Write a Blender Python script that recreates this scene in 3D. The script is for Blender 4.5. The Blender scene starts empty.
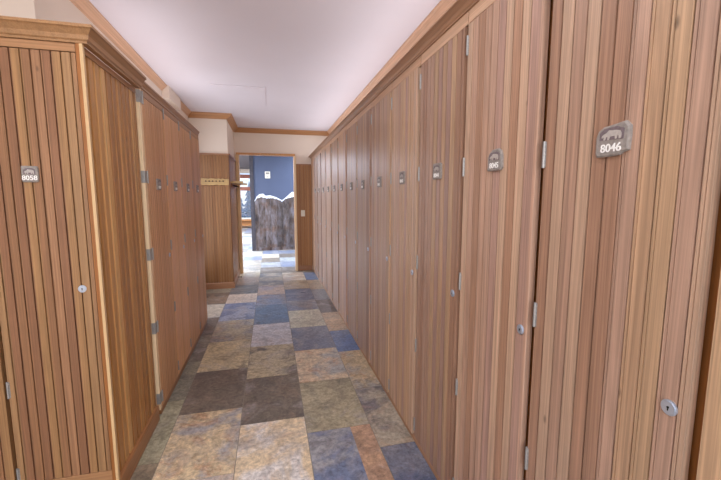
import bpy, bmesh, math, random
from math import sin, cos, pi, radians, atan
from mathutils import Vector, Matrix
random.seed(7)
C = bpy.context.scene.collection

# ------------------------------------------------------------------ materials
def srgb(r, g, b):
    def f(c):
        c /= 255.0
        return c / 12.92 if c <= 0.04045 else ((c + 0.055) / 1.055) ** 2.4
    return (f(r), f(g), f(b), 1.0)

class NT:
    def __init__(s, name):
        s.m = bpy.data.materials.new(name); s.m.use_nodes = True
        s.t = s.m.node_tree; s.n = s.t.nodes; s.l = s.t.links
        s.b = s.n['Principled BSDF']
    def node(s, kind, **kw):
        n = s.n.new(kind)
        for k, v in kw.items():
            if k == 'ins':
                for kk, vv in v.items():
                    if hasattr(vv, 'is_linked') or isinstance(vv, bpy.types.NodeSocket): s.l.new(vv, n.inputs[kk])
                    else: n.inputs[kk].default_value = vv
            else: setattr(n, k, v)
        return n
    def math(s, op, a, b=0.0, c=None):
        ins = {0: a, 1: b}
        if c is not None: ins[2] = c
        return s.node('ShaderNodeMath', operation=op, ins=ins).outputs[0]
    def mix(s, fac, a, b, mode='MIX'):
        n = s.node('ShaderNodeMix', data_type='RGBA', blend_type=mode)
        for i, v in ((0, fac), (6, a), (7, b)):
            if isinstance(v, bpy.types.NodeSocket): s.l.new(v, n.inputs[i])
            else: n.inputs[i].default_value = v
        return n.outputs[2]
    def ramp(s, fac, stops, interp='LINEAR'):
        n = s.node('ShaderNodeValToRGB'); r = n.color_ramp; r.interpolation = interp
        while len(r.elements) < len(stops): r.elements.new(0.5)
        for e, (p, c) in zip(r.elements, stops): e.position = p; e.color = c
        s.l.new(fac, n.inputs[0]); return n.outputs[0]
    def set(s, **kw):
        for k, v in kw.items():
            i = s.b.inputs[k.replace('_', ' ')]
            if isinstance(v, bpy.types.NodeSocket): s.l.new(v, i)
            else: i.default_value = v
        return s
    def bump(s, h, strength=.2, dist=.002):
        n = s.node('ShaderNodeBump', ins={'Height': h, 'Strength': strength, 'Distance': dist})
        s.l.new(n.outputs[0], s.b.inputs['Normal'])

def g(v): return (v, v, v, 1.0)

def wood(name, tones, bw=None, axis='z', rough=.42, streak=.5, offset=0.0, knots=True):
    """vertical-grain softwood; bw = board width (one tone per board), axis = grain direction"""
    T = NT(name)
    tc = T.node('ShaderNodeTexCoord').outputs['Object']
    rnd = T.node('ShaderNodeObjectInfo').outputs['Random']
    sep = T.node('ShaderNodeSeparateXYZ', ins={0: tc})
    x, y, z = sep.outputs
    # u,v = across, along
    if axis == 'z': u, w, v = x, y, z
    elif axis == 'x': u, w, v = z, y, x
    else: u, w, v = z, x, y
    r100 = T.math('MULTIPLY', rnd, 137.3)
    if bw:
        idx = T.math('FLOOR', T.math('DIVIDE', T.math('ADD', u, offset), bw))
        seed = T.math('ADD', idx, r100)
    else:
        seed = r100
    wn = T.node('ShaderNodeTexWhiteNoise', noise_dimensions='1D', ins={'W': seed})
    n = len(tones)
    base = T.ramp(wn.outputs['Value'], [(i / n, srgb(*t)) for i, t in enumerate(tones)], 'CONSTANT')
    sv = T.math('MULTIPLY', seed, 3.17)
    def vec(su, sw, sl):
        c = T.node('ShaderNodeCombineXYZ')
        T.l.new(T.math('ADD', T.math('MULTIPLY', u, su), sv), c.inputs[0])
        T.l.new(T.math('MULTIPLY', w, sw), c.inputs[1])
        T.l.new(T.math('ADD', T.math('MULTIPLY', v, sl), sv), c.inputs[2])
        return c.outputs[0]
    fine = T.node('ShaderNodeTexNoise', ins={'Vector': vec(230, 230, 1.6), 'Scale': 1.0, 'Detail': 3.0, 'Roughness': .6}).outputs['Fac']
    broad = T.node('ShaderNodeTexNoise', ins={'Vector': vec(55, 55, .7), 'Scale': 1.0, 'Detail': 2.0}).outputs['Fac']
    # flat-sawn figure: rings of a slowly varying field
    cath = T.node('ShaderNodeTexNoise', ins={'Vector': vec(13, 13, .55), 'Scale': 1.0, 'Detail': 1.0}).outputs['Fac']
    ring = T.math('SINE', T.math('MULTIPLY', cath, 95.0))
    f1 = T.ramp(fine, [(.3, g(1 - .42 * streak)), (.62, g(1.10))])
    f2 = T.ramp(broad, [(.3, g(1 - .35 * streak)), (.7, g(1.12))])
    f3 = T.ramp(T.math('ADD', T.math('MULTIPLY', ring, .5), .5), [(0, g(1 - .16 * streak)), (1, g(1.03))])
    c = T.mix(1.0, base, f1, 'MULTIPLY'); c = T.mix(1.0, c, f2, 'MULTIPLY'); c = T.mix(1.0, c, f3, 'MULTIPLY')
    if bw:      # every door was cut from its own batch of boards
        c = T.mix(1.0, c, T.ramp(T.math('FRACT', T.math('MULTIPLY', rnd, 7.31)), [(0, (.80, .76, .72, 1)), (.5, g(.95)), (1, (1.1, 1.06, 1.0, 1))]), 'MULTIPLY')
    if knots:
        vo = T.node('ShaderNodeTexVoronoi', ins={'Vector': vec(7, 7, 3.0), 'Scale': 1.0})
        k = T.ramp(vo.outputs['Distance'], [(.0, g(.35)), (.028, g(.6)), (.05, g(1))])
        c = T.mix(1.0, c, k, 'MULTIPLY')
    T.set(Base_Color=c, Roughness=T.math('ADD', T.math('MULTIPLY', fine, .2), rough - .1))
    T.b.inputs['Specular IOR Level'].default_value = .4
    T.bump(fine, .25, .0008)
    return T.m

def plain(name, col, rough=.5, metal=0.0, noise=0.0, nscale=30, bump=0.0):
    T = NT(name)
    c = srgb(*col)
    if noise:
        tc = T.node('ShaderNodeTexCoord').outputs['Object']
        nz = T.node('ShaderNodeTexNoise', ins={'Vector': tc, 'Scale': nscale, 'Detail': 4.0}).outputs['Fac']
        f = T.ramp(nz, [(.25, g(1 - noise)), (.75, g(1 + noise * .4))])
        T.set(Base_Color=T.mix(1.0, c, f, 'MULTIPLY'))
        if bump: T.bump(nz, bump, .003)
    else: T.set(Base_Color=c)
    T.set(Roughness=rough, Metallic=metal)
    return T.m

R_T = [(188, 153, 132), (198, 166, 142), (175, 137, 114), (193, 158, 128), (182, 148, 134), (198, 164, 132), (176, 138, 114), (190, 156, 136)]
L_T = [(162, 122, 88), (168, 128, 88), (148, 106, 78), (166, 124, 92), (156, 114, 82), (170, 132, 94), (146, 102, 76)]
M = {}
M['doorR'] = wood('fir_beadboard_right', R_T, bw=.0430, rough=.36, streak=.62)
M['doorF'] = wood('fir_beadboard_left', L_T, bw=.0358)
M['doorL'] = wood('fir_beadboard_run', [(212, 164, 120), (218, 170, 124), (204, 154, 108), (214, 166, 126)], bw=.040, streak=.22)  # tones lightened to stand in for light these faces barely get
M['sideL'] = wood('fir_side_boards', [(216, 166, 106), (184, 134, 82), (230, 184, 122), (200, 150, 92)], bw=.062, streak=.45)  # missing light on the side panel is put into brighter board tones
M['panel'] = wood('fir_wall_panel', [(166, 120, 78), (158, 112, 70), (172, 126, 84), (152, 106, 66)], bw=.040)
M['frame'] = wood('fir_frame', [(150, 96, 50)], streak=.4, knots=False)
M['edge'] = wood('fir_light_edge', [(205, 172, 128), (198, 160, 120)], streak=.25, knots=False)
M['pale'] = wood('pale_post', [(232, 206, 168)], streak=.2, knots=False)
M['railR'] = wood('fir_rail_right', [(200, 164, 136), (194, 156, 126)], axis='x', streak=.35, knots=False)
M['railL'] = wood('fir_rail_left', [(170, 130, 94), (164, 122, 86)], axis='x', streak=.35, knots=False)
M['crownR'] = wood('fir_crown_right', [(176, 136, 106)], axis='y', streak=.35, rough=.4, knots=False)
M['crownL'] = wood('fir_crown_left', [(162, 122, 84)], axis='y', streak=.35, rough=.4, knots=False)
M['crownC'] = wood('fir_ceiling_crown', [(204, 164, 134)], axis='y', streak=.3, rough=.4, knots=False)
M['crownX'] = wood('fir_ceiling_crown_cross', [(178, 130, 88)], axis='x', streak=.35, rough=.4, knots=False)
M['base'] = wood('fir_baseboard', [(166, 118, 78)], axis='y', streak=.35, rough=.35, knots=False)
M['baseR'] = wood('fir_base_strip', [(178, 136, 104)], axis='y', streak=.35, knots=False)
M['baseX'] = wood('fir_baseboard_cross', [(156, 112, 82)], axis='x', streak=.35, rough=.35, knots=False)
M['jamb'] = wood('fir_jamb', [(196, 142, 84)], streak=.35, rough=.35, knots=False)
M['steel'] = plain('zinc_steel', (168, 166, 164), .42, .5, .25, 200)
M['chrome'] = plain('chrome', (196, 206, 222), .3, .65)
M['hole'] = plain('keyhole_black', (12, 12, 14), .6)
M['stone'] = plain('plate_stone', (150, 142, 136), .6, 0, .35, 90, .4)
M['stoned'] = plain('plate_mauve', (118, 104, 108), .6, 0, .3, 120, .3)
M['stonel'] = plain('plate_emblem_grey', (178, 170, 164), .6, 0, .2, 120)
M['white'] = plain('digit_white', (240, 238, 235), .5)
M['wall'] = plain('painted_wall_cream', (226, 212, 198), .8, 0, .03, 3)
M['ceil'] = plain('painted_ceiling', (226, 220, 228), .85, 0, .04, 1.3)
M['blue'] = plain('painted_wall_blue', (76, 85, 110), .7, 0, .05, 4)
M['darktrim'] = plain('dark_corner_post', (62, 58, 66), .6, 0, .3, 20)
M['darkceil'] = wood('dark_ceiling_boards', [(84, 72, 68), (96, 84, 78)], bw=.14, axis='x', knots=False)
M['plastic'] = plain('ivory_plastic', (226, 220, 205), .4)
M['snow'] = plain('snow_white_paint', (225, 230, 242), .7, 0, .06, 20)
M['redwood'] = wood('red_timber', [(150, 82, 60)], axis='x', knots=False)
M['benchw'] = wood('bench_timber', [(190, 128, 72)], axis='x', knots=False)
M['sign'] = wood('live_edge_pine', [(188, 154, 102)], axis='x', streak=.45)
M['dark'] = plain('dark_iron', (48, 34, 32), .5, .4)
M['snowg'] = plain('snow_ground', (235, 240, 250), .9, 0, .05, 1)
M['needles'] = plain('snowy_conifer', (92, 118, 150), .9, 0, .6, 6)
M['bark'] = plain('bark', (70, 55, 45), .9, 0, .3, 10)
M['grout'] = plain('grout', (150, 144, 134), .9, 0, .15, 60)

def glass_mat():
    T = NT('window_glass')
    T.set(Base_Color=(1, 1, 1, 1), Roughness=.02, IOR=1.45); T.b.inputs['Transmission Weight'].default_value = 1.0
    out = T.n['Material Output']
    tr = T.node('ShaderNodeBsdfTransparent'); gl = T.node('ShaderNodeBsdfGlossy', ins={'Roughness': .03})
    mx = T.node('ShaderNodeMixShader', ins={0: .06, 1: tr.outputs[0], 2: gl.outputs[0]})
    T.l.new(mx.outputs[0], out.inputs[0]); return T.m
M['glass'] = glass_mat()

def barn(name, tones):
    T = NT(name)
    tc = T.node('ShaderNodeTexCoord').outputs['Object']
    rnd = T.node('ShaderNodeObjectInfo').outputs['Random']
    mp = T.node('ShaderNodeMapping', ins={'Vector': tc, 'Scale': (7, 7, 2.6)})
    cb = T.node('ShaderNodeCombineXYZ'); T.l.new(T.math('MULTIPLY', rnd, 50), cb.inputs[0]); T.l.new(T.math('MULTIPLY', rnd, 31), cb.inputs[2])
    T.l.new(cb.outputs[0], mp.inputs['Location'])
    n1 = T.node('ShaderNodeTexNoise', ins={'Vector': mp.outputs[0], 'Scale': 1.0, 'Detail': 6.0, 'Roughness': .65}).outputs['Fac']
    n2 = T.node('ShaderNodeTexNoise', ins={'Vector': tc, 'Scale': 4.5, 'Detail': 3.0}).outputs['Fac']
    a = T.ramp(n1, [(.32, srgb(38, 32, 34)), (.47, srgb(88, 76, 72)), (.6, srgb(112, 104, 108)), (.72, srgb(138, 134, 142))])
    b = T.ramp(n1, [(.32, srgb(48, 28, 22)), (.5, srgb(92, 68, 56)), (.7, srgb(130, 104, 84))])
    f = T.ramp(n2, [(.5, g(0)), (.66, g(.8))])
    T.set(Base_Color=T.mix(1.0, T.mix(f, a, b), T.ramp(rnd, [(0, g(.62)), (1, g(1.15))]), 'MULTIPLY'), Roughness=.85); T.bump(n1, .6, .004); return T.m
M['barn'] = barn('weathered_barn_wood', None)

def slate():
    T = NT('slate_tile')
    pos = T.node('ShaderNodeNewGeometry').outputs['Position']
    A = T.node('ShaderNodeAttribute', attribute_name='tone_a').outputs['Color']
    B = T.node('ShaderNodeAttribute', attribute_name='tone_b').outputs['Color']
    O = T.node('ShaderNodeAttribute', attribute_name='veins').outputs
    osep = T.node('ShaderNodeSeparateColor', ins={0: O['Color']}).outputs
    # per tile offset so patterns break at the joints
    off = T.node('ShaderNodeVectorMath', operation='MULTIPLY_ADD', ins={0: pos, 1: (1, 1, 1)})
    cb = T.node('ShaderNodeCombineXYZ'); T.l.new(T.math('MULTIPLY', osep[1], 40), cb.inputs[0]); T.l.new(T.math('MULTIPLY', osep[2], 40), cb.inputs[1])
    T.l.new(cb.outputs[0], off.inputs[2]); p = off.outputs[0]
    n1 = T.node('ShaderNodeTexNoise', ins={'Vector': p, 'Scale': 2.7, 'Detail': 8.0, 'Roughness': .62, 'Distortion': .6}).outputs['Fac']
    n2 = T.node('ShaderNodeTexNoise', ins={'Vector': p, 'Scale': 5.5, 'Detail': 8.0, 'Roughness': .7, 'Distortion': 1.2}).outputs['Fac']
    n3 = T.node('ShaderNodeTexNoise', ins={'Vector': p, 'Scale': 38, 'Detail': 5.0, 'Roughness': .7}).outputs['Fac']
    c = T.mix(T.ramp(n1, [(.46, g(0)), (.56, g(1))]), A, B)
    rust = T.math('MULTIPLY', T.ramp(n2, [(.50, g(0)), (.66, g(1))]), osep[0])
    c = T.mix(rust, c, srgb(182, 138, 106))
    n5 = T.node('ShaderNodeTexNoise', ins={'Vector': p, 'Scale': 11.0, 'Detail': 6.0, 'Roughness': .65, 'Distortion': 1.5}).outputs['Fac']
    c = T.mix(1.0, c, T.ramp(n5, [(.36, g(.74)), (.5, g(1.0)), (.64, g(1.14))]), 'MULTIPLY')
    n4 = T.node('ShaderNodeTexNoise', ins={'Vector': p, 'Scale': 2.1, 'Detail': 6.0, 'Roughness': .6, 'Distortion': 2.0}).outputs['Fac']
    c = T.mix(T.ramp(n4, [(.54, g(0)), (.70, g(.55))]), c, srgb(186, 180, 180))
    c = T.mix(T.ramp(n4, [(.30, g(.5)), (.44, g(0))]), c, srgb(92, 88, 90))
    c = T.mix(1.0, c, T.ramp(n3, [(.3, g(.58)), (.7, g(1.24))]), 'MULTIPLY')
    cr = T.math('ABSOLUTE', T.math('SUBTRACT', n2, .5))
    c = T.mix(1.0, c, T.ramp(cr, [(0, g(.72)), (.012, g(1))]), 'MULTIPLY')
    T.set(Base_Color=c, Roughness=T.math('ADD', T.math('MULTIPLY', n1, .25), .2))
    hgt = T.math('ADD', T.math('MULTIPLY', n2, .7), T.math('MULTIPLY', n3, .3))
    T.bump(hgt, .35, .006); return T.m
M['slate'] = slate()

# ------------------------------------------------------------------ mesh helpers
class MB:
    def __init__(s): s.v = []; s.f = []; s.mi = []
    def add(s, vs, fs, mi=0):
        o = len(s.v); s.v += [tuple(p) for p in vs]; s.f += [tuple(i + o for i in f) for f in fs]; s.mi += [mi] * len(fs); return s
    def box(s, x0, x1, y0, y1, z0, z1, mi=0, bev=0.0):
        if bev:
            bm = bmesh.new(); bmesh.ops.create_cube(bm, size=1)
            for v in bm.verts: v.co = Vector(((x0 + x1) / 2 + v.co.x * (x1 - x0), (y0 + y1) / 2 + v.co.y * (y1 - y0), (z0 + z1) / 2 + v.co.z * (z1 - z0)))
            bmesh.ops.bevel(bm, geom=bm.edges[:], offset=bev, segments=2, affect='EDGES', profile=.6)
            bm.verts.index_update(); s.add([v.co for v in bm.verts], [[v.index for v in f.verts] for f in bm.faces], mi); bm.free(); return s
        vs = [(x, y, z) for z in (z0, z1) for y in (y0, y1) for x in (x0, x1)]
        return s.add(vs, [(0, 2, 3, 1), (4, 5, 7, 6), (0, 1, 5, 4), (2, 6, 7, 3), (0, 4, 6, 2), (1, 3, 7, 5)], mi)
    def prism(s, poly, a0, a1, axis='z', mi=0):
        """poly in the plane of the two other axes (x,y)|(x,z)|(y,z), extruded from a0 to a1"""
        def P(p, a):
            return (p[0], p[1], a) if axis == 'z' else (p[0], a, p[1]) if axis == 'y' else (a, p[0], p[1])
        n = len(poly)
        vs = [P(p, a0) for p in poly] + [P(p, a1) for p in poly]
        fs = [tuple(range(n))[::-1], tuple(range(n, 2 * n))] + [(i, (i + 1) % n, n + (i + 1) % n, n + i) for i in range(n)]
        return s.add(vs, fs, mi)
    def cyl(s, c, r, h, axis='z', n=20, mi=0, r2=None):
        r2 = r if r2 is None else r2
        vs = []
        for k, (rr, t) in enumerate(((r, -h / 2), (r2, h / 2))):
            for i in range(n):
                a = 2 * pi * i / n; p = (rr * cos(a), rr * sin(a))
                q = (p[0], p[1], t) if axis == 'z' else (p[0], t, p[1]) if axis == 'y' else (t, p[0], p[1])
                vs.append((c[0] + q[0], c[1] + q[1], c[2] + q[2]))
        fs = [tuple(range(n)), tuple(range(n, 2 * n))] + [(i, (i + 1) % n, n + (i + 1) % n, n + i) for i in range(n)]
        return s.add(vs, fs, mi)
    def sweep(s, path, prof, mi=0):
        """profile [(outward, z)] swept along xy path; outward = right-hand side of travel; mitred"""
        n = len(path); rings = []
        for i, p in enumerate(path):
            def nr(a, b):
                d = Vector((b[0] - a[0], b[1] - a[1])).normalized(); return Vector((d.y, -d.x))
            if i == 0: m = nr(path[0], path[1])
            elif i == n - 1: m = nr(path[-2], path[-1])
            else:
                n1, n2 = nr(path[i - 1], p), nr(p, path[i + 1]); m = (n1 + n2); m = m / m.dot(n1)
            rings.append([(p[0] + m.x * o, p[1] + m.y * o, z) for o, z in prof])
        k = len(prof); vs = [v for r in rings for v in r]; fs = []
        for i in range(n - 1):
            for j in range(k):
                fs.append((i * k + j, i * k + (j + 1) % k, (i + 1) * k + (j + 1) % k, (i + 1) * k + j))
        fs += [tuple(range(k)), tuple(range((n - 1) * k, n * k))]
        return s.add(vs, fs, mi)
    def build(s, name, mats, parent=None, loc=(0, 0, 0), smooth=False):
        me = bpy.data.meshes.new(name); me.from_pydata(s.v, [], s.f)
        mats = mats if isinstance(mats, (list, tuple)) else [mats]
        for m in mats: me.materials.append(m)
        me.polygons.foreach_set('material_index', s.mi)
        bm = bmesh.new(); bm.from_mesh(me); bmesh.ops.recalc_face_normals(bm, faces=bm.faces); bm.to_mesh(me); bm.free()
        if smooth:
            me.polygons.foreach_set('use_smooth', [True] * len(me.polygons)); me.set_sharp_from_angle(angle=radians(40))
        o = bpy.data.objects.new(name, me); C.objects.link(o); o.location = loc
        if parent: o.parent = parent
        return o

def tag(o, label=None, cat=None, group=None, kind=None):
    if label: o['label'] = label
    if cat: o['category'] = cat
    if group: o['group'] = group
    if kind: o['kind'] = kind
    return o
def struct(o): o['kind'] = 'structure'; return o
def empty(name, loc=(0, 0, 0), rz=0):
    o = bpy.data.objects.new(name, None); C.objects.link(o); o.location = loc; o.rotation_euler.z = rz; o.empty_display_size = .1; return o

def bead_poly(x0, x1, y0, y1, bw, off=0.0, gw=.0040, gd=.0085, bead=.0062, single=False, bead_from=0.0):
    """plan outline of a beadboard slab: front at y0 (towards -y) with groove-bead-groove at every board joint"""
    pts = [(x0, y0)]
    k = math.floor((x0 + off) / bw) + 1
    while True:
        xj = k * bw - off
        if xj > x1 - .012: break
        if xj > x0 + .012 and (single or xj < bead_from):
            pts += [(xj - gw * .68, y0), (xj - gw * .55, y0 + gd * 1.3), (xj + gw * .55, y0 + gd * 1.3), (xj + gw * .68, y0)]
        elif xj > x0 + .012:
            pts += [(xj - gw, y0), (xj - gw * .75, y0 + gd), (xj - gw * .25, y0 + gd), (xj, y0 + .0006),
                    (xj + bead, y0 + .0006), (xj + bead + gw * .2, y0 + gd * .5), (xj + bead + gw * .4, y0 + gd * .5), (xj + bead + gw * .6, y0)]
        k += 1
    pts += [(x1, y0), (x1, y1), (x0, y1)]
    return pts

# ------------------------------------------------------------------ number plates
def text_mesh(body, size):
    cu = bpy.data.curves.new('txt', 'FONT'); cu.body = body; cu.size = size; cu.extrude = .0008; cu.align_x = 'CENTER'; cu.offset = size * .012
    o = bpy.data.objects.new('txt', cu); C.objects.link(o)
    bpy.context.view_layer.update()
    dg = bpy.context.evaluated_depsgraph_get()
    me = bpy.data.meshes.new_from_object(o.evaluated_get(dg))
    vs = [v.co.copy() for v in me.vertices]; fs = [tuple(p.vertices) for p in me.polygons]
    bpy.data.objects.remove(o); bpy.data.curves.remove(cu); bpy.data.meshes.remove(me)
    return vs, fs

BEAST = [(-1, -.25), (-.92, .0), (-.7, .2), (-.5, .28), (-.25, .62), (.1, .55), (.5, .5), (.85, .35), (.98, .0), (.95, -.6), (.75, -.6),
         (.72, -.25), (.6, -.22), (.55, -.6), (.38, -.6), (.36, -.2), (-.1, -.22), (-.2, -.62), (-.4, -.62), (-.36, -.2), (-.5, -.22), (-.6, -.6), (-.78, -.6), (-.7, -.15), (-.85, -.3)]
OUTL = [[(-1, -.78), (-.9, -.98), (-.25, -1), (.45, -.96), (.62, -.82), (.97, -.72), (1, .1), (.98, .66), (.72, .98), (.1, .88), (-.55, .82), (-.86, .62), (-1, .25)],
        [(-1, -.95), (-.1, -1), (.8, -.94), (1, -.72), (.97, .2), (.8, .78), (.45, 1), (-.3, .98), (-.75, .7), (-.97, .3)],
        [(-.9, -.98), (.6, -1), (.9, -.92), (1, -.6), (.98, .8), (.86, .97), (-.2, 1), (-.9, .98), (-1, .85), (-.98, -.8)]]
_plate_cache = {}
def plate(name_txt, parent, x, z, style, s=1.0, w=.045, h=.0385):
    mb = MB()
    out = OUTL[style]
    n = len(out)
    front = [(p[0] * w * .9, p[1] * h * .9) for p in out]; back = [(p[0] * w, p[1] * h) for p in out]
    vs = [(a, -.009, b) for a, b in front] + [(a, -.006, b) for a, b in back] + [(a, 0, b) for a, b in back]
    fs = [tuple(range(n))] + [(i, (i + 1) % n, n + (i + 1) % n, n + i) for i in range(n)] + [(n + i, n + (i + 1) % n, 2 * n + (i + 1) % n, 2 * n + i) for i in range(n)] + [tuple(range(2 * n, 3 * n))]
    mb.add(vs, fs, 0)
    # darker inset field behind the animal
    mb.prism([(-.72 * w, .02 * h), (.7 * w, -.05 * h), (.72 * w, .55 * h), (.3 * w, .74 * h), (-.45 * w, .68 * h), (-.72 * w, .45 * h)], -.0097, -.0085, 'y', 1)
    mb.prism([(p[0] * .6 * w, .28 * h + p[1] * .46 * h) for p in BEAST], -.0106, -.0090, 'y', 2)
    vs, fs = text_mesh(name_txt, .0265)
    mb.add([(v.x * 1.05, -.0097 - v.z, v.y - .72 * h) for v in vs], fs, 3)
    o = mb.build('number_plate', [M['stone'], M['stoned'], M['stonel'], M['white']], parent, (x, 0, z))
    o['label'] = 'grey stone plate numbered %s below a walking animal' % name_txt if name_txt in ('8046',) else 'small grey stone number plate with an animal'
    return o

# ------------------------------------------------------------------ lockers (local: x left-to-right, front towards -y)
def mesh_hinge(leaf_left):
    mb = MB()
    if not leaf_left:
        mb.cyl((0, -.0020, 0), .0046, .076, 'z', 12)
        for k in (-.012, .012): mb.cyl((0, -.0020, k), .0050, .0012, 'z', 12)
        mb.box(.0, .0075, -.0016, .0, -.036, .036)
        return mb
    mb.cyl((0, -.0035, 0), .0048, .076, 'z', 12)
    for k in (-.012, .012): mb.cyl((0, -.0035, k), .0052, .0012, 'z', 12)
    mb.box(.0, .022, -.0022, .0, -.036, .036)
    for zz in (-.024, 0, .024): mb.cyl((.013, -.0026, zz), .0032, .0012, 'y', 8)
    if leaf_left:
        mb.box(-.0446, 0, -.0022, 0, -.036, .036); mb.box(-.0466, -.0446, -.0022, .020, -.036, .036)
        for zz in (-.024, 0, .024): mb.cyl((-.014, -.0026, zz), .0032, .0012, 'y', 8)
    return mb
def mesh_lock():
    mb = MB()
    mb.cyl((0, -.0015, 0), .0165, .003, 'y', 28, 0, .0160)
    mb.cyl((0, -.0040, 0), .0130, .002, 'y', 28, 0, .0130)
    mb.cyl((0, -.0056, .001), .0024, .0012, 'y', 12, 1); mb.box(-.0010, .0010, -.0062, -.0050, -.006, .001, 1)
    return mb
HZ = (.13, .61, 1.09, 1.573, 2.05)
def make_locker(w, gap, door_top, rail_top, depth, mats, bw, off=0.0, door_bot=.055, body_bot=.05, hinge_left=False, cut=0.0, beads=9.0):
    dm, fm, rm = mats
    root = empty('locker')
    b = MB()
    t = .018
    e = w - cut
    b.box(0.0005, e - .0005, .0300, .0225 + t, body_bot, rail_top - .0005)         # face frame
    b.box(0.0005, t, .0225 + t, depth, body_bot, rail_top - .0005); b.box(e - t, e - .0005, .0225 + t, depth, body_bot, rail_top - .0005)
    b.box(t, e - t, .0225 + t, depth, rail_top - t, rail_top - .0005); b.box(t, e - t, .0225 + t, depth, body_bot, body_bot + t); b.box(t, e - t, depth - .008, depth, body_bot + t, rail_top - t)
    b.build('body', fm, root)
    MB().box(.0015, w - max(.006, cut), .001, .022, door_top + .004, rail_top - .0005, bev=.0015).build('top_rail', rm, root)
    d = MB(); d.prism(bead_poly(.004, w - gap, 0, .0215, bw, off, bead_from=beads), door_bot, door_top, 'z')
    door = d.build('door', dm, root)
    for z in HZ:
        h = mesh_hinge(hinge_left).build('hinge', M['steel'], door, (.0035, 0, z), True)
    mesh_lock().build('lock', [M['chrome'], M['hole']], door, (w - .055, 0, 1.022), True)
    return root, door

def copy_locker(root):
    r = root.copy(); C.objects.link(r); dn = None
    for ch in root.children:
        c = ch.copy(); C.objects.link(c); c.parent = r
        if ch.name.startswith('door'): dn = c
        for gch in ch.children:
            if gch.name.startswith('number'): continue
            q = gch.copy(); C.objects.link(q); q.parent = c
    return r, dn

XR, XL = .785, -.740
RB = [.003, .477, .935, 1.395, 1.868, 2.338, 2.83, 3.31, 3.785, 4.27, 4.755, 5.25, 5.74, 6.22, 6.70]
ordw = ['', 'first', 'second', 'third', 'fourth', 'fifth', 'sixth', 'seventh', 'eighth', 'ninth', 'tenth', 'eleventh', 'twelfth', 'thirteenth']
W0 = .47
protoW = make_locker(W0, .0225, 2.130, 2.185, .385, (M['doorR'], M['frame'], M['railR']), .0430, beads=.25)
protoM = make_locker(W0, .0290, 2.130, 2.185, .385, (M['doorR'], M['frame'], M['railR']), .0430)
protoN = make_locker(W0, .0190, 2.130, 2.185, .385, (M['doorR'], M['frame'], M['railR']), .0430)
used = set()
for k in range(len(RB) - 1):
    y0, y1 = RB[k], RB[k + 1]
    pr = protoW if k < 2 else protoM if k == 2 else protoN
    if id(pr) not in used: root, door = pr; used.add(id(pr))
    else: root, door = copy_locker(pr[0])
    root.location = (XR, y1, 0); root.rotation_euler.z = -pi / 2; root.scale.x = (y1 - y0) / W0
    num = str(8047 - k)
    door.rotation_euler.z = -radians((0, .25, .5, .3, .9, .6, 1.2, .5, 1.3, .8, 1.1, .6, 1.2, .7)[k])      # the doors do not all close flush
    pz = (1.58, 1.583, 1.580, 1.572, 1.565, 1.56, 1.555)[min(k, 6)]
    plate(num, door, W0 / 2, pz, 1 if k == 2 else 0 if k == 1 else 2)
    if k == 0: lab = 'tall beadboard wood locker nearest the camera at the right edge, mostly cut off'
    elif k == 1: lab = 'tall beadboard wood locker with stone plate reading 8046, round lock at its right side'
    elif k == 2: lab = 'tall pinkish-brown beadboard locker directly beyond the one plated 8046'
    elif k == 3: lab = 'right-hand wood locker second beyond the one plated 8046, hinge at its top left visible'
    elif k == 13: lab = 'last right-hand wood locker, farthest one beside the end wall with the doorway'
    else: lab = 'narrow-looking right-hand wood locker, %s beyond the one plated 8046' % ordw[k - 1]
    tag(root, lab, 'locker', 'row of lockers along the right wall')

for o in list(C.objects):          # the nearest door shows no hinge at its far edge
    if o.name.startswith('hinge') and o.parent and o.parent.parent and abs(o.parent.parent.location.y - RB[1]) < 1e-4 and o.parent.parent.location.x > 0: bpy.data.objects.remove(o)

# left run facing the corridor
LB = [2.553, 3.008, 3.472, 3.936, 4.400]
WL = .464
ph = make_locker(WL, .010, 2.060, 2.100, .405, (M['doorL'], M['frame'], M['railL']), .040, hinge_left=True)
pl = make_locker(WL, .010, 2.060, 2.100, .405, (M['doorL'], M['frame'], M['railL']), .040)
for k in range(4):
    if k == 0: root, door = ph
    elif k == 1: root, door = pl
    else: root, door = copy_locker(pl[0])
    root.location = (XL, LB[k], 0); root.rotation_euler.z = pi / 2; root.scale.x = (LB[k + 1] - LB[k]) / WL
    plate(str(8059 + k), door, WL / 2, 1.535, 2)
    tag(root, ['left-wall wood locker with exposed hinges on the pale post, first of four along the corridor',
               'second of the four wood lockers along the left corridor wall', 'third of the four wood lockers along the left corridor wall',
               'farthest of the four wood lockers along the left corridor wall'][k], 'locker', 'row of lockers along the left wall')
# left lockers that face the camera
YF = 1.835
def front_locker(x0, x1, num, label, cut=0.0):
    w = x1 - x0
    root, door = make_locker(w, max(.010, cut), 2.045, 2.083, .505, (M['doorF'], M['frame'], M['railL']), .0358, off=.0058, door_bot=.160, body_bot=.10, cut=cut)
    root.location = (x0, YF, 0)
    for h in door.children:
        if h.name.startswith('lock'): h.location.x = w - .072; h.location.z = 1.045
        if h.name.startswith('hinge') and h.location.z < .14: h.location.z = .2
        if h.name.startswith('hinge') and h.location.z > 2: h.location.z = 1.99
    plate(num, door, w / 2 - .026, 1.545, 2, w=.030, h=.034)
    return tag(root, label, 'locker', 'lockers facing the camera at left')
front_locker(-1.140, -.748, '8058', 'left wood locker facing the camera with stone plate 8058 and small round lock', cut=.022)
front_locker(-1.540, -1.142, '8057', 'sliver of wood locker at the lower left edge beside the hinges of the plated door')

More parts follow.
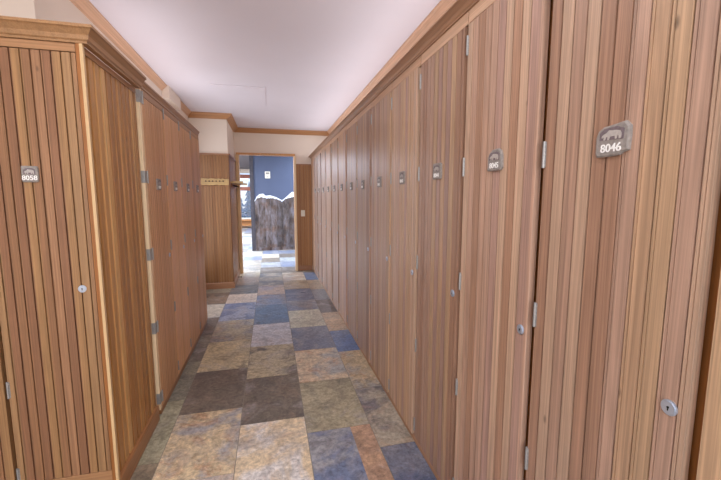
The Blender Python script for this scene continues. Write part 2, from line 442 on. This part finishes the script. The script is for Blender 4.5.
# end panel of the front lockers: beadboard side towards the corridor
ep = empty('locker_end_panel', (-.767, YF, 0), pi / 2)
tag(ep, 'beadboard side panel of the near left lockers, pale strip at its corner', 'side panel')
MB().prism(bead_poly(.012, .650, -.012, 0, .062, 0, single=True, gw=.015), .10, 2.083, 'z').build('panel', M['sideL'], ep)
MB().box(-.006, .0110, -.0280, -.0150, .10, 2.083, bev=.002).build('corner_strip', M['edge'], ep)
MB().box(-.003, .0115, -.0148, -.0002, .10, 2.083).build('stile', M['frame'], ep)
MB().box(.012, .650, -.0165, -.0122, 2.055, 2.083).build('top_rail', M['railL'], ep)
# pale hinge stile between panel and corridor run
tag(MB().box(XL - .10, XL - .0003, 2.5128, 2.5515, .05, 2.10, bev=.002).build('hinge_post', M['pale']), 'pale narrow wooden post carrying the hinges of the first corridor locker on the left', 'post')

# ------------------------------------------------------------------ locker crowns
def crown(name, path, z0, z1, proj, mat, label):
    h = z1 - z0
    prof = [(-.02, z0), (.006, z0), (.008, z0 + h * .12), (.014, z0 + h * .2), (proj * .45, z0 + h * .45), (proj * .8, z0 + h * .74), (proj * .92, z0 + h * .8), (proj, z0 + h * .82), (proj, z1), (-.02, z1)]
    o = MB().sweep(path, prof).build(name, mat); return tag(o, label, 'crown moulding')
crown('locker_crown_moulding', [(XR + .001, 7.190), (XR + .001, .003)], 2.1855, 2.222, .050, M['crownR'], 'long crown moulding along the top of the right-hand lockers')
crown('locker_crown_moulding', [(-1.54, YF), (XL + .012, YF), (XL + .012, 2.485)], 2.0835, 2.148, .040, M['crownL'], 'crown moulding wrapping the near left lockers and their corner')
crown('locker_crown_moulding', [(XL - .016, 2.495), (XL - .016, 4.400), (XL - .40, 4.400)], 2.1005, 2.160, .024, M['crownL'], 'crown moulding along the left corridor lockers beyond the corner block')

# ------------------------------------------------------------------ room shell
Y0, YP, YE = -2.6, 6.05, 7.20
XW = 1.18; XWL = -1.150
def sbox(name, m, *a): return struct(MB().box(*a).build(name, m))
sbox('wall_right', M['wall'], XW, XW + .12, Y0, YE, -.02, 2.72)
sbox('wall_left', M['wall'], XWL - .12, XWL, 2.35, YP, -.02, 2.72)
sbox('wall_alcove', M['wall'], -2.3, XWL - .12, 2.35, 2.47, -.02, 2.72)
sbox('wall_far_left', M['wall'], -2.42, -2.3, Y0, 2.47, -.02, 2.72)
# back wall; the window behind the camera is unseen, added as a light opening
bw_ = MB().box(-2.42, XW + .12, Y0 - .12, Y0, -.02, .7).box(-2.42, XW + .12, Y0 - .12, Y0, 2.4, 2.72).box(-2.42, -1.7, Y0 - .12, Y0, .7, 2.4).box(.9, XW + .12, Y0 - .12, Y0, .7, 2.4)
struct(bw_.build('wall_back', M['wall']))
fr = MB()
for a in ((-1.7, .9, .7, .76), (-1.7, .9, 2.34, 2.4), (-1.7, -1.64, .76, 2.34), (.84, .9, .76, 2.34), (-.43, -.37, .76, 2.34)): fr.box(a[0], a[1], Y0 - .09, Y0 - .03, a[2], a[3])
wb = struct(fr.build('window_1', M['edge']))
MB().box(-1.64, .84, Y0 - .062, Y0 - .056, .76, 2.34).build('pane', M['glass'], wb)

# pillar (white above, panelled below) and end wall with the doorway
sbox('wall_pillar', M['wall'], XWL - .12, -.612, YP + .012, YE, -.02, 2.72)
def panel(name, x0, x1, z0, z1, loc, rz, bw=.040, m='panel'):
    o = MB().prism(bead_poly(x0, x1, -.011, 0, bw, 0), z0, z1, 'z').build(name, M[m]); o.location = loc; o.rotation_euler.z = rz; return struct(o)
panel('trim_1', 0, .538, .10, 2.090, (-1.148, YP + .011, 0), 0)
panel('trim_2', .012, 1.135, .10, 2.090, (-.611, YP + .012, 0), pi / 2)
struct(MB().sweep([(-1.148, YP), (-.600, YP), (-.600, YE - .005)], [(0, 2.0905), (.016, 2.0905), (.02, 2.098), (.02, 2.110), (0, 2.110)]).build('trim_3', M['baseX']))
struct(MB().sweep([(-1.148, YP), (-.600, YP), (-.600, YE - .005)], [(0, .001), (.014, .001), (.014, .085), (.008, .1), (0, .1)]).build('baseboard_pillar', M['baseX']))
sbox('wall_end', M['wall'], -.612, XW + .12, YE, YE + .12, 2.235, 2.72)
DX0, DX1 = -.540, .455
sbox('wall_end_left', M['wall'], -.612, DX0 - .02, YE, YE + .12, -.02, 2.235)
sbox('wall_end_right', M['wall'], DX1 + .02, XW + .12, YE, YE + .12, -.02, 2.235)
panel('trim_4', 0, .29, .10, 2.060, (DX1 + .045, YE - .0005, 0), 0)
struct(MB().box(DX1 + .045, .785, YE - .018, YE - .0005, 2.0605, 2.078).build('trim_5', M['baseX']))
sbox('baseboard_end', M['baseX'], DX1 + .045, .785, YE - .016, YE - .0005, .001, .0995)
# door lining
dr = struct(MB().box(DX0 - .02, DX0, YE - .02, YE + .13, .001, 2.225).build('door_1', M['jamb']))
MB().box(DX1, DX1 + .02, YE - .02, YE + .13, .001, 2.225).build('jamb', M['jamb'], dr)
MB().box(DX0 - .045, DX1 + .03, YE - .025, YE + .13, 2.2255, 2.262, bev=.003).build('header', M['jamb'], dr)
MB().box(DX0 - .055, DX0 - .0005, YE - .034, YE - .021, .001, 2.223, bev=.003).build('casing', M['edge'], dr)
MB().box(DX1 + .0005, DX1 + .040, YE - .034, YE - .021, .001, 2.223, bev=.003).build('casing', M['pale'], dr)
# filler beside the last locker
sbox('trim_6', M['railR'], XR + .004, XR + .03, 6.702, YE - .02, .05, 2.185)

# ceiling crowns
cprof = [(0, 2.622), (.010, 2.622), (.014, 2.63), (.022, 2.64), (.050, 2.660), (.070, 2.680), (.080, 2.684), (.084, 2.699), (0, 2.699)]
struct(MB().sweep([(XW, YE), (XW, Y0)], cprof).build('trim_7', M['crownC']))
struct(MB().sweep([(-2.3, 2.35), (XWL, 2.35), (XWL, 4.68)], [(o * .72, 2.699 - (2.699 - z) * .80) for o, z in cprof]).build('trim_8', M['crownC']))
struct(MB().sweep([(XWL, 5.25), (XWL, YP + .01)], [(o * .72, 2.699 - (2.699 - z) * .80) for o, z in cprof]).build('trim_9', M['crownC']))
struct(MB().sweep([(XWL, YP + .012), (-.612, YP + .012), (-.612, YE), (XW, YE)], cprof).build('trim_10', M['crownX']))
sbox('trim_11', M['wall'], XWL, XWL + .075, 4.685, 5.245, 2.56, 2.699)       # white boxed patch in the crown run
sbox('ceiling', M['ceil'], -2.42, XW + .12, Y0 - .12, YE + .12, 2.70, 2.82)
tag(MB().box(-.62, -.02, 4.50, 5.39, 2.691, 2.6995, bev=.001).build('ceiling_access_panel', M['ceil']), 'flat white access panel nearly flush in the ceiling above the left lockers', 'access panel')

# baseboards
struct(MB().box(XR + .012, XR + .03, .003, 7.18, .001, .0495).build('baseboard_right', M['baseR']))
struct(MB().sweep([(XL + .004, 2.553), (XL + .004, 4.40)][:2], [(-.03, .001), (-.012, .001), (-.012, .0495), (-.03, .0495)]).build('baseboard_run', M['base']))
struct(MB().sweep([(-1.54, YF + .01), (XL - .012, YF + .01), (XL - .012, 2.489)], [(0, .001), (.010, .001), (.010, .090), (.006, .098), (-.01, .0985), (-.01, .001)]).build('baseboard_left', M['base']))

tag(MB().box(-1.54, -.768, YF + .0015, YF + .0285, .1002, .1565, bev=.002).build('plinth_board', M['railL']), 'low wooden plinth board under the left lockers facing the camera', 'plinth')

# ------------------------------------------------------------------ slate floor
cols = [-3.88, -3.475, -3.07, -2.665, -2.26, -1.85, -1.445, -1.04, -.635, -.225, .182, .583, .985, 1.39, 1.80, 2.2, 2.6, 3.0]
rows = {
 -1.04: [1.45, 2.064, 2.706, 3.35, 4.0, 4.58, 5.157, 5.79, 6.40, 7.0],
 -.635: [1.28, 1.885, 2.51, 3.125, 3.77, 4.42, 5.15, 5.64, 6.21, 6.83],
 -.225: [1.10, 1.70, 2.30, 2.915, 3.56, 4.20, 4.95, 5.49, 6.08, 7.08],
 .182: [.90, 1.50, 2.12, 2.747, 3.365, 3.99, 4.625, 5.10, 5.75, 6.36, 7.06],
 .583: [.70, 1.29, 1.89, 2.56, 3.25, 3.80, 4.45, 5.04, 5.65, 6.33, 7.0]}
# (col, row start) : tone a, tone b, rust
cc = {
 (-1.04, 1.45): ((120, 108, 88), (138, 124, 96), .2), (-1.04, 2.064): ((158, 156, 126), (140, 136, 108), .1), (-1.04, 2.706): ((112, 112, 98), (124, 120, 100), .0),
 (-1.04, 3.35): ((118, 112, 98), (98, 92, 84), .0), (-1.04, 4.0): ((100, 90, 86), (84, 80, 80), 0), (-1.04, 4.58): ((150, 150, 150), (165, 155, 140), 0), (-1.04, 5.157): ((112, 92, 76), (98, 84, 74), .2), (-1.04, 5.79): ((150, 138, 108), (130, 124, 105), .2),
 (-.635, 1.28): ((180, 150, 112), (168, 158, 150), .6), (-.635, 1.885): ((190, 168, 128), (140, 140, 146), .95), (-.635, 2.51): ((104, 94, 82), (90, 80, 72), .1), (-.635, 3.125): ((172, 156, 116), (158, 146, 116), .15),
 (-.635, 3.77): ((150, 140, 116), (122, 122, 126), .55), (-.635, 4.42): ((88, 104, 142), (122, 132, 158), .05), (-.635, 5.15): ((168, 152, 140), (178, 162, 148), .3), (-.635, 5.64): ((92, 96, 100), (104, 100, 98), 0), (-.635, 6.21): ((160, 138, 118), (140, 126, 112), .3),
 (-.225, 1.10): ((196, 178, 150), (188, 184, 180), .2), (-.225, 1.70): ((198, 176, 138), (190, 186, 182), .35), (-.225, 2.30): ((108, 97, 82), (92, 83, 74), .2), (-.225, 2.915): ((164, 150, 116), (100, 92, 84), .1),
 (-.225, 3.56): ((166, 164, 170), (150, 150, 160), .35), (-.225, 4.20): ((78, 104, 138), (92, 108, 132), .05), (-.225, 4.95): ((98, 116, 150), (116, 112, 118), .3), (-.225, 5.49): ((168, 142, 122), (142, 132, 142), .3), (-.225, 6.08): ((92, 98, 108), (150, 138, 122), .1),
 (.182, .90): ((92, 106, 140), (104, 112, 134), .1), (.182, 1.50): ((88, 104, 140), (128, 130, 138), .1), (.182, 2.12): ((134, 126, 100), (150, 140, 110), .1), (.182, 2.747): ((184, 164, 134), (142, 144, 144), .75), (.182, 3.365): ((92, 104, 130), (108, 114, 132), .05),
 (.182, 3.99): ((168, 166, 146), (158, 152, 136), .1), (.182, 4.625): ((96, 108, 134), (112, 112, 120), .25), (.182, 5.10): ((92, 102, 126), (84, 92, 116), 0), (.182, 5.75): ((156, 132, 100), (138, 120, 98), .4), (.182, 6.36): ((184, 174, 156), (170, 150, 128), .3),
 (.583, .70): ((90, 96, 116), (120, 110, 110), .1), (.583, 1.29): ((72, 84, 116), (96, 100, 118), .15), (.583, 1.89): ((150, 140, 122), (104, 100, 106), .35), (.583, 2.56): ((172, 150, 112), (140, 136, 130), .6), (.583, 3.25): ((72, 98, 148), (100, 114, 146), .1),
 (.583, 3.80): ((176, 146, 110), (164, 142, 116), .5), (.583, 4.45): ((86, 74, 72), (100, 86, 82), .1), (.583, 5.04): ((104, 108, 124), (112, 110, 116), 0), (.583, 5.65): ((158, 136, 108), (140, 122, 102), .4), (.583, 6.33): ((72, 104, 148), (90, 112, 146), 0)}
pal = [((150, 140, 120), (130, 125, 118), .3), ((95, 108, 138), (115, 120, 135), .1), ((110, 98, 84), (95, 86, 78), .1), ((175, 160, 130), (165, 155, 140), .4), ((140, 146, 150), (120, 124, 134), .1), ((168, 150, 126), (150, 142, 132), .5)]
fv, ff, fa, fb, fo = [], [], [], [], []
G = .0022
def lift(c):
    m = sum(c) / 3
    return srgb(*[min(255, (m + (v - m) * .72) * 1.2 + 8) for v in c])
def tile(x0, x1, y0, y1, a, b, r):
    rd = random.random(), random.random()
    o = len(fv)
    fv.extend([(x0 + G, y0 + G, 0), (x1 - G, y0 + G, 0), (x1 - G, y1 - G, 0), (x0 + G, y1 - G, 0), (x0 + G, y0 + G, -.004), (x1 - G, y0 + G, -.004), (x1 - G, y1 - G, -.004), (x0 + G, y1 - G, -.004)])
    for f in ((0, 1, 2, 3), (0, 4, 5, 1), (1, 5, 6, 2), (2, 6, 7, 3), (3, 7, 4, 0)):
        ff.append(tuple(i + o for i in f)); fa.append(lift(a)); fb.append(lift(b)); fo.append((r, rd[0], rd[1], 1))
for i in range(len(cols) - 1):
    x0, x1 = cols[i], cols[i + 1]
    rr = list(rows.get(x0, [random.uniform(1.0, 1.6)]))
    while rr[0] > Y0: rr.insert(0, rr[0] - .61)
    while rr[-1] < 18.4: rr.append(rr[-1] + .61)
    rr[0] = Y0 - .1
    for j in range(len(rr) - 1):
        if rr[j] < YE + .2 and (x1 < -2.5 or x0 > 1.3): continue
        if (x0, rr[j]) in cc: a, b, r = cc[(x0, rr[j])]
        else: a, b, r = random.choice(pal)
        if (x0, rr[j]) == (.182, 1.50):      # this slab is blue on one side and rust brown on the other
            tile(x0, .455, rr[j], rr[j + 1], a, b, r); tile(.455 - 2 * G, x1, rr[j], rr[j + 1], (176, 134, 100), (160, 122, 96), .7)
        else: tile(x0, x1, rr[j], rr[j + 1], a, b, r)
base = len(fv)
fv.extend([(-3.9, Y0 - .1, -.0035), (3.0, Y0 - .1, -.0035), (3.0, 18.6, -.0035), (-3.9, 18.6, -.0035)]); ff.append((base, base + 1, base + 2, base + 3)); fa.append(g(.3)); fb.append(g(.3)); fo.append((0, 0, 0, 1))
me = bpy.data.meshes.new('floor'); me.from_pydata(fv, [], ff); me.materials.append(M['slate']); me.materials.append(M['grout'])
me.polygons[len(ff) - 1].material_index = 1
for nm, arr in (('tone_a', fa), ('tone_b', fb), ('veins', fo)):
    at = me.attributes.new(nm, 'FLOAT_COLOR', 'FACE')
    at.data.foreach_set('color', [c for q in arr for c in q])
fo_ = bpy.data.objects.new('floor', me); C.objects.link(fo_); struct(fo_)

# ------------------------------------------------------------------ things at the end of the corridor
def outlet_switch(x, z):
    r = MB().box(x - .038, x + .038, YE - .0180, YE - .0125, z - .06, z + .06, bev=.002).build('light_switch', M['plastic'])
    MB().box(x - .006, x + .006, YE - .026, YE - .0185, z - .014, z + .014, bev=.001).build('toggle', M['plastic'], r)
    return tag(r, 'ivory light switch on the wood panel right of the doorway', 'light switch')
outlet_switch(.615, 1.135)

# rustic live-edge boards
def live_board(x0, x1, z0, z1, y0, y1, n=14, seed=1, amp=.010):
    rnd = random.Random(seed); top = []; bot = []
    for i in range(n + 1):
        t = i / n; x = x0 + (x1 - x0) * t
        top.append((x, z1 + rnd.uniform(-amp, amp * .6))); bot.append((x, z0 + rnd.uniform(-amp * .5, amp)))
    return MB().prism(bot + top[::-1], y0, y1, 'y')
cr = live_board(-1.02, -.612, 1.632, 1.732, YP - .030, YP).build('coat_board', M['sign'])
tag(cr, 'rough live-edge pale board with small dark pegs on the end wall panel', 'coat rack')
for i in range(6):
    x = -.94 + i * .05
    p = MB().cyl((x, YP - .042, 1.688), .007, .024, 'y', 10).cyl((x, YP - .056, 1.690), .011, .006, 'y', 10)
    p.build('peg', M['dark'], cr)
sh = MB()
rs = random.Random(5); pts = []
for i in range(11): pts.append((-.462 + rs.uniform(-.012, .012) + (.05 if i in (0, 10) else 0), YP + .12 + i * .095))
pts = [(-.599, YP + .12)] + pts + [(-.599, YP + .12 + .95)]
sh.prism(pts, 1.668, 1.700, 'z')
shelf = sh.build('coat_shelf', M['sign']); tag(shelf, 'small live-edge wooden shelf sticking out at the panelled corner beside the doorway', 'shelf')
MB().box(-.598, -.580, YP + .16, YP + 1.03, 1.60, 1.667, bev=.002).build('rail', M['frame'], shelf)
for i in range(4): MB().cyl((-.558, YP + .25 + i * .22, 1.632), .008, .044, 'x', 10).build('peg', M['dark'], shelf)
ds = MB().cyl((-.557, 6.62, .055), .006, .056, 'x', 10).cyl((-.525, 6.62, .055), .011, .012, 'x', 12)
tag(ds.build('door_stop', M['dark']), 'small dark door stop on the baseboard left of the doorway', 'door stop')

# ------------------------------------------------------------------ room beyond the doorway
YB = 10.2
sbox('wall_blue', M['blue'], -.41, 3.0, YB, YB + .16, -.02, 2.76)
sbox('trim_12', M['darktrim'], -.505, -.411, YB - .03, YB + .17, 0.001, 2.745)
sbox('wall_far_right', M['blue'], 3.0, 3.1, YE, 18.2, -.02, 2.76)
sbox('wall_lounge_front', M['wall'], 1.31, 3.0, YE, YE + .12, -.02, 2.76)
sbox('wall_lounge_front_left', M['wall'], -3.9, -1.33, YE, YE + .12, -.02, 2.76)
struct(MB().box(-3.9, 3.1, YE + .125, 18.2, 2.75, 2.87).build('ceiling_lounge', M['darkceil']))
# left wall of lounge; its tall window is unseen, added to bring in daylight
wl = MB().box(-4.0, -3.9, YE, 18.2, -.02, .25).box(-4.0, -3.9, YE, 18.2, 2.45, 2.87).box(-4.0, -3.9, YE, 7.9, .25, 2.45).box(-4.0, -3.9, 12.5, 18.2, .25, 2.45)
struct(wl.build('wall_lounge_left', M['wall']))
f2 = MB()
for a in ((7.9, 12.5, .25, .33), (7.9, 12.5, 2.37, 2.45), (7.9, 7.98, .33, 2.37), (12.42, 12.5, .33, 2.37), (9.38, 9.46, .33, 2.37), (10.94, 11.02, .33, 2.37)): f2.box(-3.98, -3.92, a[0], a[1], a[2], a[3])
w2 = struct(f2.build('window_2', M['redwood'])); MB().box(-3.953, -3.947, 7.98, 12.42, .33, 2.37).build('pane', M['glass'], w2)
# far window wall
wf = MB().box(-4.0, 3.1, 18.2, 18.35, -.02, .40).box(-4.0, 3.1, 18.2, 18.35, 2.56, 2.87).box(-4.0, -3.4, 18.2, 18.35, .40, 2.56).box(.6, 3.1, 18.2, 18.35, .40, 2.56)
struct(wf.build('wall_lounge_far', M['wall']))
f3 = MB().box(-3.4, .6, 18.18, 18.33, 1.75, 1.92).box(-3.4, .6, 18.18, 18.33, 2.33, 2.50)
w3 = struct(f3.build('window_3', M['redwood']))
sill = MB().box(-3.4, .6, 18.14, 18.33, .40, .47)
for x in (-3.4, -2.4, -1.45, -.75, .52): sill.box(x, x + .07, 18.22, 18.30, .47, 1.75)
sill.build('window_frame', M['plastic'], w3)
MB().box(-3.4, .6, 18.255, 18.262, .47, 2.5).build('pane', M['glass'], w3)
bn = MB().box(-1.9, -.2, 17.55, 17.95, .36, .42, bev=.005).build('bench', M['benchw'])
tag(bn, 'orange-brown wooden bench under the bright far windows', 'bench')
for x in (-1.8, -.34): MB().box(x, x + .06, 17.58, 17.92, .001, .359).build('leg', M['benchw'], bn)
MB().box(-1.74, -.34, 17.74, 17.77, .12, .3585).build('apron', M['benchw'], bn)

# barn-wood wainscot cut as a mountain range
prof = [(-.405, 1.34), (-.38, 1.37), (-.34, 1.455), (-.274, 1.505), (-.18, 1.525), (-.114, 1.468), (.009, 1.478), (.16, 1.43), (.315, 1.345), (.39, 1.40), (.463, 1.466), (.55, 1.545), (.60, 1.58), (.68, 1.535), (.80, 1.44), (1.0, 1.37), (1.2, 1.47), (1.35, 1.53), (1.5, 1.44)]
def zat(x):
    for (a, za), (b, zb) in zip(prof, prof[1:]):
        if a <= x <= b: return za + (zb - za) * (x - a) / (b - a)
    return prof[-1][1]
mt = empty('mountain_wainscot', (-.405, YB - .03, 0)); tag(mt, 'dark weathered plank wainscot with mountain outline and white snow edge on the blue wall', 'wainscot')
xs = [-.405, -.30, -.13, .01, .17, .33, .50, .68, .84, 1.02, 1.2, 1.36, 1.5]
for a, b in zip(xs, xs[1:]):
    inner = sorted([a + .002, b - .002] + [p[0] for p in prof if a + .002 < p[0] < b - .002])
    poly = [(a + .002, .09), (b - .002, .09)] + [(x, zat(x)) for x in inner[::-1]]
    MB().prism([(x + .405, z) for x, z in poly], .004, .029, 'y').build('plank', M['barn'], mt)
rs = random.Random(3); low = []; up = []
for i in range(60):
    x = -.405 + i / 59 * 1.90; z = zat(x)
    th = .016 + .075 * max(0, (z - 1.42) / .12) + rs.uniform(-.012, .018)
    low.append((x + .405, z - th)); up.append((x + .405, z + .016))
MB().prism(low + up[::-1], -.010, .003, 'y').build('snow_cap', M['snow'], mt)['label'] = 'white painted snow edge'
MB().box(0, 1.90, -.012, .029, .002, .0885, bev=.003).build('base_rail', M['barn'], mt)
th = MB().box(-.115, .02, YB - .030, YB + .0005, 1.945, 2.125, bev=.006).build('thermostat', M['plastic'])
tag(th, 'small ivory wall thermostat on the blue wall above the plank mountains', 'thermostat')
MB().box(-.09, -.005, YB - .033, YB - .0305, 2.05, 2.10).build('display', M['stone'], th)
MB().box(-.075, -.02, YB - .034, YB - .0305, 1.975, 1.99).build('slider', M['stoned'], th)

# outdoors beyond the far windows
gr = MB().box(-30, 30, 18.6, 60, -.5, -.3).build('ground', M['snowg']); struct(gr)
def conifer(x, y, h, label):
    r = empty('conifer', (x, y, -.3)); tag(r, label, 'tree', 'snowy trees outside')
    MB().cyl((0, 0, h * .12), .10, h * .24, 'z', 8).build('trunk', M['bark'], r)
    mb = MB(); rr = random.Random(int(x * 10))
    for k in range(6):
        z = h * (.15 + .14 * k); rad = h * .26 * (1 - k / 6.5); n = 14; vs = [(0, 0, z + h * .24)]
        for i in range(n):
            a = 2 * pi * i / n; q = rad * (1 if i % 2 else .72) * rr.uniform(.85, 1.1); vs.append((q * cos(a), q * sin(a), z))
        vs.append((0, 0, z + h * .04))
        mb.add(vs, [(0, i + 1, (i + 1) % n + 1) for i in range(n)] + [(n + 1, (i + 1) % n + 1, i + 1) for i in range(n)])
    mb.build('foliage', M['needles'], r)
conifer(-1.75, 22.5, 2.1, 'small bluish conifer seen at the left through the far window')
conifer(-1.35, 26.0, 2.6, 'taller bluish conifer seen through the far window right of the small one')

# ------------------------------------------------------------------ light
def area(name, loc, rot, sx, sy, power, col):
    l = bpy.data.lights.new(name, 'AREA'); l.shape = 'RECTANGLE'; l.size = sx; l.size_y = sy; l.energy = power; l.color = col
    o = bpy.data.objects.new(name, l); C.objects.link(o); o.location = loc; o.rotation_euler = rot; return o
area('back_fill_light', (-.4, Y0 - .02, 1.55), (radians(90), 0, 0), 2.4, 1.5, 52, (.93, .96, 1.0))  # added lamp filling the near corridor; no window is known behind the camera
area('ceiling_fill_light', (-.3, .2, 2.69), (0, 0, 0), 1.4, 3.4, 20, (.95, .96, 1.0))  # unseen lamp added out of frame to brighten the near doors
area('cove_fill_right', (1.0, 3.3, 2.22), (radians(180), radians(-42), 0), .2, 7.4, 13, (.97, .96, 1.0))  # hidden uplight added over the lockers to spread light on the ceiling
area('cove_fill_left', (-1.0, 3.7, 2.16), (radians(180), radians(42), 0), .2, 2.2, 4, (.97, .96, 1.0))  # second added uplight, out of sight above the left run
area('alcove_fill_light', (XWL + .012, 5.2, 1.25), (0, radians(-90), 0), 1.7, 1.2, 13, (.86, .92, 1.0))  # lamp added for the mid and far doors; this wall has no opening
area('lounge_fill_left', (-2.6, 12.0, 2.72), (0, 0, 0), 2.2, 9.0, 700, (.74, .84, 1.0))  # added out of view to brighten the lounge floor
area('lounge_fill_right', (1.7, 8.8, 2.72), (0, 0, 0), 1.8, 2.2, 110, (.74, .84, 1.0))  # another unseen lamp, added for the blue wall and floor glare
w = bpy.data.worlds.new('World'); bpy.context.scene.world = w; w.use_nodes = True
nt = w.node_tree; bg = nt.nodes['Background']
sk = nt.nodes.new('ShaderNodeTexSky'); sk.sky_type = 'HOSEK_WILKIE'; sk.turbidity = 6; sk.sun_direction = (.3, -.5, .7)
nt.links.new(sk.outputs[0], bg.inputs[0]); bg.inputs[1].default_value = 4.0

# ------------------------------------------------------------------ camera
F = 365.0; yaw, pitch = .241439, .117268
cd = bpy.data.cameras.new('camera'); cam = bpy.data.objects.new('camera', cd); C.objects.link(cam)
cd.sensor_fit = 'HORIZONTAL'; cd.sensor_width = 36; cd.lens = F / 721 * 36; cd.clip_start = .02; cd.clip_end = 200
cam.location = (0, 0, 1.45); cam.rotation_euler = (radians(90) - pitch, 0, -yaw)
S = bpy.context.scene; S.camera = cam
S.view_settings.view_transform = 'Standard'; S.view_settings.look = 'None'; S.view_settings.gamma = 1; S.view_settings.use_curve_mapping = False
S.view_settings.exposure = 0.7
S.cycles.use_denoising = True
S.cycles.max_bounces = 10; S.cycles.diffuse_bounces = 6
